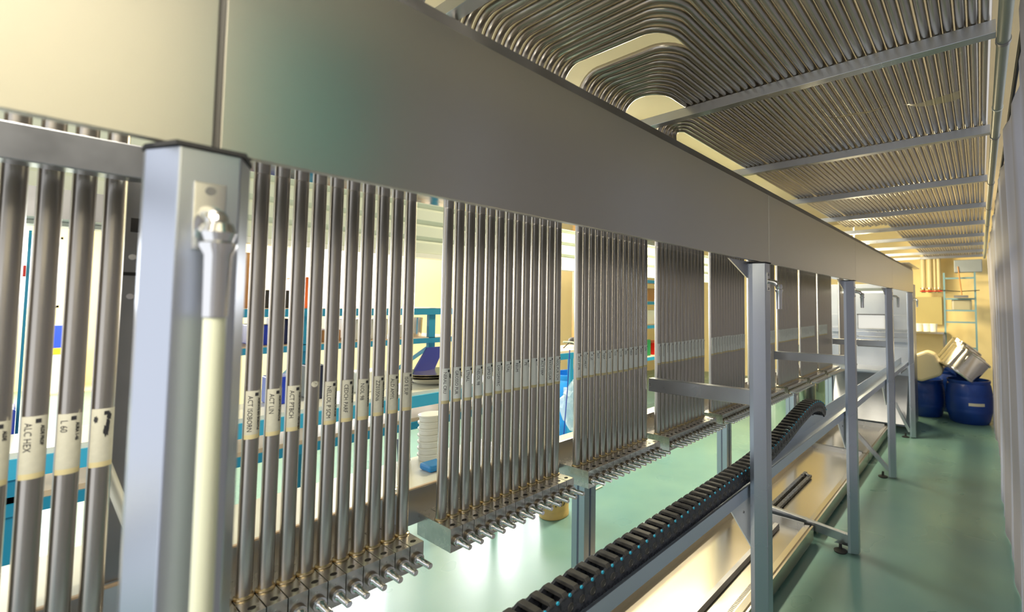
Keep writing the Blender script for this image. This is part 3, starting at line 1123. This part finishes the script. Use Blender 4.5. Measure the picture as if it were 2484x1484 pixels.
# ------------------------------------------------------------------ steel cabinet at the end of the rig
t = thing('steel_cabinet', 'large steel cabinet with an inspection window at the far end of the rig', 'cabinet', (-1.1, 6.5, 0))
m_cab = mat('cabinet_steel', (0.42, 0.45, 0.52, 1), 0.45, 1, 0.08, (3, 3, 3), 0.08)
bm = new()
yc = 6.42
add_box(bm, -1.60, -0.66, yc, yc + 0.02, 0.02, 0.95)
add_box(bm, -1.60, -0.66, yc, yc + 0.02, 1.34, 1.72)
add_box(bm, -1.60, -1.24, yc, yc + 0.02, 0.95, 1.34)
add_box(bm, -0.92, -0.66, yc, yc + 0.02, 0.95, 1.34)
add_box(bm, -1.60, -0.66, yc + 0.5, yc + 0.52, 0.02, 1.72)
add_box(bm, -1.62, -1.60, yc, yc + 0.52, 0.02, 1.72)
add_box(bm, -0.68, -0.66, yc + 0.02, yc + 0.5, 0.02, 1.72)
obj('body', bm, m_cab, t, bevel=0.002)
bm = new()
add_box(bm, -1.24, -0.92, yc + 0.012, yc + 0.016, 0.95, 1.34)
wn = obj('window_pane', bm, mat('cabinet_glass', (0.7, 0.68, 0.6, 1), 0.08, 0.9), t)
bm = new()
for z in (0.945, 1.335):
    add_box(bm, -1.25, -0.91, yc - 0.006, yc + 0.0, z, z + 0.012)
obj('window_trim', bm, m_rubber, t)
for z in (1.12, 1.02):
    obj('guard_bar', box(-1.55, -0.68, yc - 0.05, yc - 0.02, z, z + 0.045), m_rail, t)
bm = add_sweep(new(), fillet([(-0.87, yc, 1.36), (-0.87, yc - 0.04, 1.35), (-0.87, yc - 0.04, 1.0), (-0.87, yc, 0.99)], 0.03), 0.007, 10)
obj('handle', bm, m_rubber, t)
obj('side_table', box(-1.55, -0.72, yc - 0.5, yc - 0.002, 0.70, 0.72), m_cab, t)
# slanted chute panel under the cabinet shelf
bm = new()
add_prism(bm, [(yc - 0.35, 0.12), (yc - 0.34, 0.12), (yc - 0.005, 0.62), (yc - 0.015, 0.62)], 'x', -1.5, -0.70)
obj('chute_panel', bm, mat('matt_chute_steel', (0.36, 0.38, 0.44, 1), 0.55, 0.8, 0.15, (4, 4, 4)), t)
# strip lamp below the fascia end
t = thing('strip_lamp', 'bright strip lamp under the far fascia panel between the third and fourth posts', 'lamp', (-1.0, 4.95, 1.60))
obj('housing', box(-1.12, -0.70, 4.98, 5.02, 1.59, 1.62), m_white_pl, t)
obj('tube', add_cyl(new(), (-1.10, 5.0, 1.582), (-0.72, 5.0, 1.582), 0.009, seg=10), m_lamp, t)

# ------------------------------------------------------------------ far end of the aisle
def drum(name, lab, cat, c, r, h, m, grp=None, lid=False):
    t = thing(name, lab, cat, c, grp)
    bm = new()
    prof = [(r * 0.80, 0.0), (r * 0.86, 0.02), (r * 0.97, h * 0.25), (r * 1.0, h * 0.30), (r * 0.985, h * 0.33), (r * 1.0, h * 0.36), (r * 1.0, h * 0.62), (r * 0.985, h * 0.65), (r, h * 0.68),
            (r * 0.94, h * 0.88), (r * 0.90, h * 0.92), (r * 0.93, h * 0.95), (r * 0.93, h), (r * 0.87, h), (r * 0.86, h * 0.3), (r * 0.5, h * 0.28)]
    add_lathe(bm, prof, c, seg=36)
    obj('drum_body', bm, m, t)
    return t


DG = 'blue drums at the end of the aisle'
d1 = drum('plastic_drum', 'open blue drum holding the tilted steel cans, beside the curtain', 'drum', (-0.145, 7.32, 0), 0.245, 0.53, m_blue_drum, DG)
bm = new()
add_lathe(bm, [(0.2462, 0), (0.2462, 0.035)], (-0.145, 7.32, 0.235), seg=36)
for f in list(bm.faces):
    c = f.calc_center_median()
    if not (c.y < 7.32 and -0.14 < c.x < 0.02) or len(f.verts) > 4:
        bm.faces.remove(f)
obj('drum_label', bm, m_label, d1)
drum('plastic_drum', 'blue drum with an orange mark under the white jug', 'drum', (-0.635, 7.45, 0), 0.235, 0.48, m_blue_drum, DG)
drum('plastic_drum', 'dark blue drum standing behind the two front drums', 'drum', (-0.36, 7.95, 0), 0.22, 0.56, m_blue_drum, DG)
bm = new()
prof = [(-0.17, -0.12), (-0.17, 0.10), (-0.10, 0.17), (0.10, 0.17), (0.17, 0.10), (0.17, -0.12), (0.12, -0.17), (-0.12, -0.17)]
t = thing('plastic_jug', 'cream white plastic jug lying tilted on the left blue drum', 'jug', (-0.56, 7.30, 0.62))
add_prism(bm, prof, 'y', -0.16, 0.16)
bmesh.ops.rotate(bm, verts=bm.verts, matrix=Matrix.Rotation(math.radians(-24), 3, 'Y'))
bmesh.ops.translate(bm, verts=bm.verts, vec=(-0.60, 7.30, 0.67))
obj('jug_body', bm, m_jug, t, bevel=0.03)
bm = new()
mt = Matrix.Rotation(math.radians(-24), 3, 'Y')
add_lathe(bm, [(0.028, 0.16), (0.028, 0.205), (0.022, 0.208)], (-0.67, 7.30, 0.69), mtx=mt, seg=16)
obj('jug_cap', bm, m_jug, t)


def can(c, rx, ry, r, h, lab):
    t = thing('steel_can', lab, 'can', c, 'nested steel cans on the blue drum')
    mt = Matrix.Rotation(rx, 3, 'X') @ Matrix.Rotation(ry, 3, 'Y')
    bm = new()
    add_lathe(bm, [(r * 0.94, 0), (r * 0.97, 0.01), (r * 0.97, 0.03), (r * 0.94, 0.035), (r * 0.94, h - 0.02), (r, h - 0.015), (r, h), (r * 0.92, h), (r * 0.91, 0.05)], c, mtx=mt, seg=36)
    obj('can_body', bm, m_pot, t)
    bm = new()
    a = mt @ Vector((0, -r * 0.97, h * 0.55)) + Vector(c)
    b = mt @ Vector((0, -r * 1.12, h * 0.62)) + Vector(c)
    b2 = mt @ Vector((0, -r * 1.12, h * 0.78)) + Vector(c)
    a2 = mt @ Vector((0, -r * 0.97, h * 0.85)) + Vector(c)
    add_sweep(bm, fillet([a, b, b2, a2], 0.01, 3), 0.006, 8)
    obj('can_handle', bm, m_pot, t)
    return t


ry = math.radians(36)
can((-0.27, 7.20, 0.60), math.radians(-14), ry, 0.225, 0.30, 'front large polished steel can tilted on the open blue drum')
can((-0.32, 7.66, 0.60), math.radians(-14), ry, 0.215, 0.32, 'second polished steel can, leaning just behind the front can')
can((-0.37, 8.10, 0.62), math.radians(-14), ry, 0.21, 0.34, 'rearmost steel can, only its rim showing above the others')
# blue ladder frame
t = thing('ladder_rack', 'light blue ladder-like storage frame against the yellow wall', 'rack', (-0.25, 8.8, 0))
m_frame = mat('pale_blue_frame', srgb(110, 150, 165), 0.5)
for xx in (-0.445, -0.055):
    obj('upright', box(xx - 0.012, xx + 0.012, 8.78, 8.81, 0, 1.97), m_frame, t)
for zz in (1.87, 1.55, 1.37, 1.19, 0.8, 0.4):
    obj('rung', box(-0.435, -0.065, 8.785, 8.805, zz, zz + 0.024), m_frame, t)
# wall items
t = thing('wall_heater', 'grey metal box mounted high beside the curtain', 'box', (-0.12, 8.85, 2.08))
obj('casing', box(-0.31, 0.04, 8.75, 8.95, 1.97, 2.16), m_grey_box, t, bevel=0.01)
t = thing('push_broom', 'push broom hanging upside down behind the blue frame', 'broom', (-0.22, 8.7, 1.6))
obj('broom_handle', add_cyl(new(), (-0.22, 8.72, 1.62), (-0.26, 8.75, 2.06), 0.009, seg=10), m_card, t)
obj('broom_head', box(-0.32, -0.14, 8.70, 8.75, 1.58, 1.615), m_dark_steel, t)
tag(obj('dust_bag', box(-0.36, -0.10, 8.83, 8.9, 1.37, 1.57), mat('grey_plastic_bag', srgb(170, 165, 140), 0.3), bevel=0.03), 'crumpled grey plastic bag stuffed in the blue frame', 'bag')
obj_ = add_sweep(new(), fillet([(-0.5, 8.74, 1.70), (-0.25, 8.74, 1.675), (0.0, 8.74, 1.69)], 0.3), 0.006, 8)
tag(obj('cable', obj_, m_rubber), 'black cable sagging across the blue frame', 'cable')
for i, (xx, r) in enumerate(((-0.735, 0.042), (-0.645, 0.040), (-0.575, 0.018), (-0.52, 0.028))):
    t = thing('wall_pipe', 'vertical cream pipe with a red valve on the yellow wall, %s from the left' % ORD[i], 'pipe', (xx, 8.95, 1.6), 'cream pipes with red valves')
    obj('pipe_run', add_cyl(new(), (xx, 8.95, 1.74), (xx, 8.95, 2.3), r, seg=18), m_tan_pipe, t)
    bm = add_lathe(new(), [(r * 0.7, 0), (r * 0.9, 0.02), (r * 0.5, 0.05), (r * 1.1, 0.06), (r * 1.1, 0.08)], (xx, 8.95, 1.665), seg=14)
    obj('valve_body', bm, m_weld, t)
    obj('valve_lever', add_sweep(new(), [(xx - 0.045, 8.90, 1.69), (xx + 0.045, 8.90, 1.69)], 0.009, 8), m_red, t)
t = thing('sink_table', 'steel table with white tubs against the yellow wall', 'table', (-0.75, 8.8, 0))
obj('table_top', box(-1.1, -0.455, 8.6, 9.15, 1.02, 1.05), m_pot, t)
obj('under_shelf', box(-1.1, -0.455, 8.62, 9.15, 0.60, 0.62), m_dark_steel, t)
for xx in (-1.09, -0.47):
    obj('leg', box(xx, xx + 0.03, 8.62, 8.65, 0, 1.02), m_dark_steel, t)
for i, xx in enumerate((-0.80, -0.69, -0.60)):
    bm = add_lathe(new(), [(0.045, 0), (0.052, 0.10), (0.056, 0.10), (0.056, 0.12), (0.03, 0.122)], (xx, 8.78, 1.051), seg=20)
    tag(obj('white_tub', bm, m_white_pl), 'white plastic tub on the far steel table, %s from the left' % ORD[i], 'tub', 'white tubs on the far table')
tag(obj('splash_panel', box(-0.86, -0.50, 9.10, 9.19, 1.15, 1.60), mat('olive_panel', srgb(178, 165, 110), 0.5)), 'olive panel on the yellow wall above the steel table', 'panel')

# polished stock pots on the floor under the bench
for i, (x, y, r, h) in enumerate(((-1.92, 5.55, 0.20, 0.62), (-1.98, 6.35, 0.23, 0.60), (-2.05, 7.2, 0.22, 0.85))):
    t = thing('stock_pot', ['polished tall steel pot behind the slotted legs, left of the chain loop', 'open polished steel pot with handles behind the chain loop', 'rearmost steel pot near the cabinet'][i], 'pot', (x, y, 0), 'polished pots on the floor')
    bm = add_lathe(new(), [(r * 0.97, 0), (r, 0.01), (r, h * 0.66), (r * 1.01, h * 0.67), (r, h * 0.68), (r, h - 0.01), (r * 1.03, h), (r * 0.95, h), (r * 0.95, 0.03)], (x, y, 0), seg=36)
    obj('pot_body', bm, m_pot, t)
    for s in (-1, 1):
        obj('pot_handle', add_sweep(new(), fillet([(x + s * r * 0.98, y - 0.05, h * 0.85), (x + s * (r + 0.05), y - 0.05, h * 0.85), (x + s * (r + 0.05), y + 0.05, h * 0.85), (x + s * r * 0.98, y + 0.05, h * 0.85)], 0.02), 0.007, 8), m_pot, t)

# ------------------------------------------------------------------ hall behind the pipes
# roller shutter casing
t = thing('roller_shutter', 'pale green roller shutter with horizontal ribs hanging behind the pipes', 'shutter', (-3.1, 2.0, 1.77))
bm = new()
prof = [(-3.0, 1.77)]
z = 1.77
while z < 2.60:
    prof += [(-3.0, z + 0.005), (-2.985, z + 0.02), (-2.985, z + 0.085), (-3.0, z + 0.10), (-3.012, z + 0.105)]
    z += 0.11
prof += [(-3.0, z), (-3.08, z), (-3.08, 1.77)]
add_prism(bm, prof, 'y', -1.5, 6.2)
obj('slats', bm, m_shutter, t)
obj('bottom_bar', box(-3.05, -2.97, 0.0, 6.2, 1.755, 1.785), m_white_pl, t)
bm = box(-2.98, -2.84, -0.7, 0.28, 1.77, 1.885)
tag(obj('motor_box', bm, m_dark_steel), 'dark motor box under the left end of the roller shutter', 'box')

# blue shelving rack
RG = 'blue racks behind the pipes'
rk = thing('shelving_rack', 'blue shelving rack behind the pipe bundles near the nearest post', 'rack', (-3.2, 0.9, 0), RG)
for yy in (0.30, 0.99, 1.725):
    for xx in (-3.0, -3.5):
        obj('upright', box(xx - 0.03, xx, yy, yy + 0.045, 0, 1.42), m_blue_rack, rk)
    obj('diagonal', oriented_bar(new(), (-3.49, yy + 0.02, 0.95), (-3.02, yy + 0.02, 1.16), 0.02, 0.02), m_blue_rack, rk)
for z0, z1 in ((1.375, 1.417), (1.185, 1.218)):
    obj('beam', box(-3.0, -2.985, 0.3, 1.95, z0, z1), m_blue_rack, rk)
    obj('beam', box(-3.52, -3.50, 0.3, 1.95, z0, z1), m_blue_rack, rk)
    obj('shelf_board', box(-3.5, -3.0, 0.3, 1.95, z1 - 0.004, z1 + 0.004), m_board, rk)
wt = thing('work_table', 'white topped work table with a light blue edge before the blue rack', 'table', (-2.9, 1.0, 0))
obj('table_top', box(-2.97, -2.6, 0.0, 2.05, 0.925, 0.945), m_white_pl, wt)
obj('apron', box(-2.60, -2.585, 0.0, 2.05, 0.86, 0.925), mat('sky_blue_paint', srgb(60, 180, 225), 0.45), wt)
obj('shelf_board', box(-2.97, -2.6, 0.0, 2.05, 0.78, 0.80), m_board, wt)
obj('apron', box(-2.60, -2.585, 0.0, 2.05, 0.74, 0.78), m_blue_rack, wt)
for yy in (0.02, 1.98):
    obj('leg', box(-2.64, -2.6, yy, yy + 0.04, 0, 0.86), m_blue_rack, wt)


def tub(x, y, z, r, h, m, name, lab, cat, grp=None, r2=None):
    r2 = r2 or r * 1.08
    bm = add_lathe(new(), [(r, 0), (r2, h * 0.9), (r2 * 1.05, h * 0.9), (r2 * 1.05, h), (r2 * 0.6, h * 1.01)], (x, y, z), seg=24)
    return tag(obj(name, bm, m), lab, cat, grp)


def carton(x0, x1, y0, y1, z0, z1, m, name, lab, cat, grp=None):
    return tag(obj(name, box(x0, x1, y0, y1, z0, z1), m, bevel=0.006), lab, cat, grp)


tub(-3.2, 1.62, 1.222, 0.045, 0.085, m_white_pl, 'plastic_tub', 'small white tub with blue band on the rack middle shelf', 'tub')
tub(-3.2, 1.73, 1.222, 0.048, 0.13, m_pot, 'metal_canister', 'silver metal canister on the rack middle shelf', 'canister')
carton(-3.4, -3.1, 0.82, 0.97, 1.42, 1.52, m_rubber, 'plastic_crate', 'black slotted crate on the top shelf of the blue rack', 'crate')
carton(-3.4, -3.1, 1.02, 1.10, 1.42, 1.60, m_orange, 'storage_bin', 'orange bin on the top shelf of the blue rack', 'bin')
carton(-3.45, -3.15, 0.72, 0.80, 1.42, 1.72, m_card, 'cardboard_box', 'tall tan box on the top shelf of the blue rack', 'box')
carton(-3.4, -3.1, 0.80, 0.90, 1.222, 1.33, m_royal, 'storage_bin', 'royal blue bin on the middle shelf of the blue rack', 'bin')
carton(-3.4, -3.1, 0.93, 0.98, 1.222, 1.36, mat('navy_plastic', srgb(20, 30, 80), 0.4), 'storage_bin', 'navy bin on the middle shelf of the blue rack', 'bin')
carton(-3.4, -3.1, 1.12, 1.22, 1.222, 1.29, m_card, 'cardboard_box', 'small brown box on the middle shelf of the blue rack', 'box')
carton(-3.4, -3.1, 1.30, 1.50, 1.222, 1.35, m_white_pl, 'plastic_box', 'white plastic box on the middle shelf of the blue rack', 'box')
carton(-2.95, -2.8, 0.80, 0.92, 0.946, 1.08, m_royal, 'plastic_jerrycan', 'royal blue jerrycan standing on the white table', 'jerrycan')
carton(-2.95, -2.8, 0.97, 1.05, 0.946, 1.12, mat('dark_navy', srgb(15, 25, 60), 0.4), 'plastic_bottle', 'dark navy bottle standing on the white table', 'bottle')
carton(-2.95, -2.8, 1.20, 1.36, 0.946, 1.06, m_white_pl, 'plastic_box', 'white box standing on the white table', 'box')
# blue sheet leaning under the shelf
bm = new()
add_prism(bm, [(1.55, 0.946), (1.70, 0.946), (1.80, 1.16), (1.68, 1.16)], 'x', -2.95, -2.93)
tag(obj('plastic_sheet', bm, mat('indigo_plastic', srgb(50, 60, 150), 0.4)), 'indigo sheet leaning on the white table under the rack', 'sheet')
# steel bowls
for i in range(3):
    bm = add_lathe(new(), [(0.05, 0), (0.12, 0.012), (0.185, 0.045), (0.19, 0.050), (0.182, 0.050), (0.11, 0.018), (0.03, 0.008)], (-2.78, 1.66, 0.946 + i * 0.014), seg=36)
    tag(obj('steel_bowl', bm, m_pot), ['bottom', 'middle', 'top'][i] + ' one of the shallow steel bowls nested on the white table', 'bowl', 'nested bowls')
# stack of ribbed white tubs standing on the bench
for i in range(7):
    r = 0.036
    bm = add_lathe(new(), [(r, 0), (r, 0.012), (r * 1.12, 0.014), (r * 1.12, 0.019), (r * 0.9, 0.0196)], (-1.40, 0.822, 0.9655 + i * 0.0197), seg=24)
    tag(obj('plastic_tub', bm, m_white_pl), 'white tub, %s from the bottom of the stack on the bench' % ORD[i], 'tub', 'stack of white tubs')
tag(obj('cleaning_cloth', box(-1.33, -1.27, 0.745, 0.80, 0.966, 0.985), m_light_blue, bevel=0.006), 'folded light blue cloth on the steel bench', 'cloth')
bm = new()
add_prism(bm, [(-1.435, 0.9655), (-1.425, 0.9655), (-1.43, 1.035), (-1.445, 1.035)], 'y', 0.735, 0.770)
tag(obj('folding_board', bm, mat('slate_plastic', srgb(70, 75, 95), 0.5)), 'dark slate board standing beside the white tub stack', 'board')

# blue drum with bag behind third gap
drum('plastic_drum', 'bright light blue drum seen between the second and third bundles', 'drum', (-3.62, 3.78, 0.0), 0.27, 0.70, m_light_blue)
bm = new()
bmesh.ops.create_icosphere(bm, subdivisions=3, radius=0.16)
for v in bm.verts:
    v.co *= 1 + 0.16 * math.sin(v.co.x * 60 + v.co.z * 43) * math.cos(v.co.y * 51)
    v.co.z *= 1.25
bmesh.ops.translate(bm, verts=bm.verts, vec=(-2.65, 2.85, 0.62))
tag(obj('plastic_bag', bm, m_bag), 'crumpled clear plastic bag hanging before the light blue drum', 'bag')
bm = add_sweep(new(), fillet([(-2.5, 2.50, 1.17), (-2.48, 2.62, 1.16), (-2.45, 2.68, 0.95), (-2.45, 2.66, 0.006), (-2.45, 2.9, 0.006)], 0.08), 0.006, 8)
tag(obj('air_hose', bm, m_hose), 'thin pale hose curving down before the light blue drum', 'hose')
bm = add_sweep(new(), fillet([(-2.55, 2.62, 1.1), (-2.55, 2.60, 0.8), (-2.55, 2.52, 0.004), (-2.55, 2.3, 0.004)], 0.2), 0.004, 8)
tag(obj('blue_cord', bm, m_royal), 'thin blue cord hanging before the light blue drum', 'cord')
t = thing('side_desk', 'small desk with blue edge behind the gap between bundles', 'table', (-3.0, 3.2, 0))
obj('desk_top', box(-3.2, -2.8, 2.7, 3.3, 1.04, 1.06), m_board, t)
obj('apron', box(-2.8, -2.785, 2.7, 3.3, 0.99, 1.04), m_blue_rack, t)
for yy in (2.71, 3.25):
    obj('leg', box(-3.19, -3.15, yy, yy + 0.04, 0, 1.04), m_blue_rack, t)
bm = new()
bmesh.ops.create_icosphere(bm, subdivisions=2, radius=0.05)
for v in bm.verts:
    v.co.z *= 0.7
bmesh.ops.translate(bm, verts=bm.verts, vec=(-2.95, 3.08, 1.12))
add_sweep(bm, fillet([(-2.95, 2.95, 1.065), (-2.9, 3.0, 1.13), (-2.9, 3.1, 1.07), (-2.95, 3.2, 1.12)], 0.03), 0.006, 6)
tag(obj('tangled_headset', bm, m_rubber), 'black tangled headset and cable on the small desk', 'headset')
tag(obj('wooden_panel', box(-4.2, -4.12, 4.35, 5.2, 0.0, 2.1), m_wood), 'amber wooden panel standing behind the second gap between bundles', 'panel')
rk2 = thing('shelving_rack', 'second blue rack with cartons, seen through the gap by the cross beam', 'rack', (-3.4, 5.0, 0), RG)
for yy in (4.3, 5.3, 6.2):
    obj('upright', box(-3.4, -3.36, yy, yy + 0.05, 0, 2.0), m_blue_rack, rk2)
for zz in (0.75, 1.15, 1.45, 1.72):
    obj('beam', box(-3.36, -3.34, 4.3, 6.25, zz, zz + 0.04), m_blue_rack, rk2)
    obj('shelf_board', box(-3.9, -3.36, 4.3, 6.25, zz + 0.03, zz + 0.045), m_board, rk2)
for i, (y0, y1, z0, z1, m) in enumerate(((4.38, 4.8, 1.196, 1.40, m_card), (4.85, 5.25, 1.196, 1.38, m_white_pl), (4.4, 4.75, 1.496, 1.68, m_white_pl), (4.8, 5.2, 1.496, 1.66, m_card),
                                       (5.4, 5.9, 1.496, 1.66, m_yellow), (5.4, 5.85, 1.196, 1.36, m_white_pl), (4.4, 5.0, 0.796, 1.0, m_green), (5.1, 5.5, 0.796, 0.95, m_red))):
    carton(-3.8, -3.42, y0, y1, z0, z1, m, 'storage_carton',
           ['tan carton on the second shelf', 'white carton on the second shelf', 'white carton on the third shelf', 'tan carton on the third shelf',
            'yellow carton on the third shelf', 'white carton at the right of the second shelf', 'green carton on the lowest shelf', 'red carton on the lowest shelf'][i] + ' of the second blue rack',
           'carton', 'cartons on the second rack')
# items seen between the leftmost pipes
tag(obj('side_shelf', box(-12.45, -11.6, 0.30, 1.0, 0.0, 0.02), m_board), 'pale plinth on the floor at the far wall', 'plinth')
carton(-11.9, -11.7, 0.42, 0.66, 0.021, 0.62, m_white_pl, 'detergent_box', 'white box with yellow band far behind the leftmost pipes', 'box')
carton(-11.9, -11.69, 0.42, 0.66, 0.621, 0.72, m_yellow, 'yellow_tray', 'thin yellow tray between the white box and blue jerrycan', 'tray')
carton(-11.9, -11.7, 0.42, 0.66, 0.721, 1.08, m_royal, 'plastic_jerrycan', 'royal blue jerrycan on the white and yellow box', 'jerrycan')
t = thing('wall_bracket', 'light blue bracket with a red tip behind the leftmost pipes', 'bracket', (-3.2, -0.02, 0))
obj('stem', box(-3.22, -3.2, 0.048, 0.056, 0.0, 1.75), m_blue_rack, t)
obj('red_tip', box(-3.22, -3.19, 0.02, 0.047, 1.555, 1.60), m_red, t)
carton(-3.3, -3.1, 0.02, 0.045, 0.85, 1.02, m_royal, 'storage_bin', 'narrow dark blue bin seen left of the second pipe', 'bin')
carton(-3.3, -3.1, 0.02, 0.045, 0.0, 0.849, m_board, 'storage_stand', 'pale stand carrying the dark blue bin', 'stand')

# paint pail on the floor behind the valve blocks
t = thing('paint_pail', 'tan paint pail on the green floor behind the valve pins', 'pail', (-2.40, 2.33, 0))
obj('pail_body', add_lathe(new(), [(0.098, 0), (0.102, 0.004), (0.102, 0.03), (0.100, 0.034), (0.105, 0.22), (0.110, 0.225), (0.110, 0.235), (0.09, 0.236)], (-2.40, 2.33, 0), seg=36), m_tan_pail, t)
bm = new()
for (a0, a1) in ((-0.6, -0.35), (-0.2, 0.05), (0.2, 0.3)):
    pass
def pail_fn(tx, ty):
    th = -0.75 + tx / 0.105
    return Vector((-2.40 + 0.1055 * math.cos(th), 2.33 + 0.1055 * math.sin(th), 0.09 + ty))
add_text(bm, 'HX', 0.08, pail_fn)
obj('handwriting', bm, m_ink, t)

# ceiling lamps
for i, (x, y, ln, ax) in enumerate(((-4.3, 1.2, 2.4, 'y'), (-2.3, 4.2, 2.4, 'y'), (-1.5, 7.6, 0.9, 'y'), (-1.45, 5.7, 1.2, 'y'), (-0.30, -0.45, 1.0, 'y'), (-9.5, 0.0, 2.4, 'y'))):
    zt = (2.9, 2.9, 2.03, 2.63, 2.50, 2.9)[i]
    t = thing('batten_lamp', ['batten lamp on the ceiling near the left wall', 'batten lamp on the ceiling behind the pipes', 'batten lamp over the far end of the rig', 'batten lamp above the rear of the fascia', 'batten lamp on the ceiling behind the viewer', 'batten lamp on the ceiling in the deep part of the hall'][i], 'lamp', (x, y, zt), 'ceiling batten lamps')
    if ax == 'y':
        obj('housing', box(x - 0.06, x + 0.06, y - ln / 2, y + ln / 2, zt, zt + 0.045), m_white_pl, t)
        if 1 < i < 5:
            obj('hanger', box(x - 0.01, x + 0.01, y, y + 0.02, zt + 0.045, Z_C), m_rail, t)
    else:
        obj('housing', box(x - ln / 2, x + ln / 2, y - 0.06, y + 0.06, zt, zt + 0.045), m_white_pl, t)
        obj('hanger', box(x - 0.01, x + 0.01, y, y + 0.02, zt + 0.045, Z_C), m_rail, t)
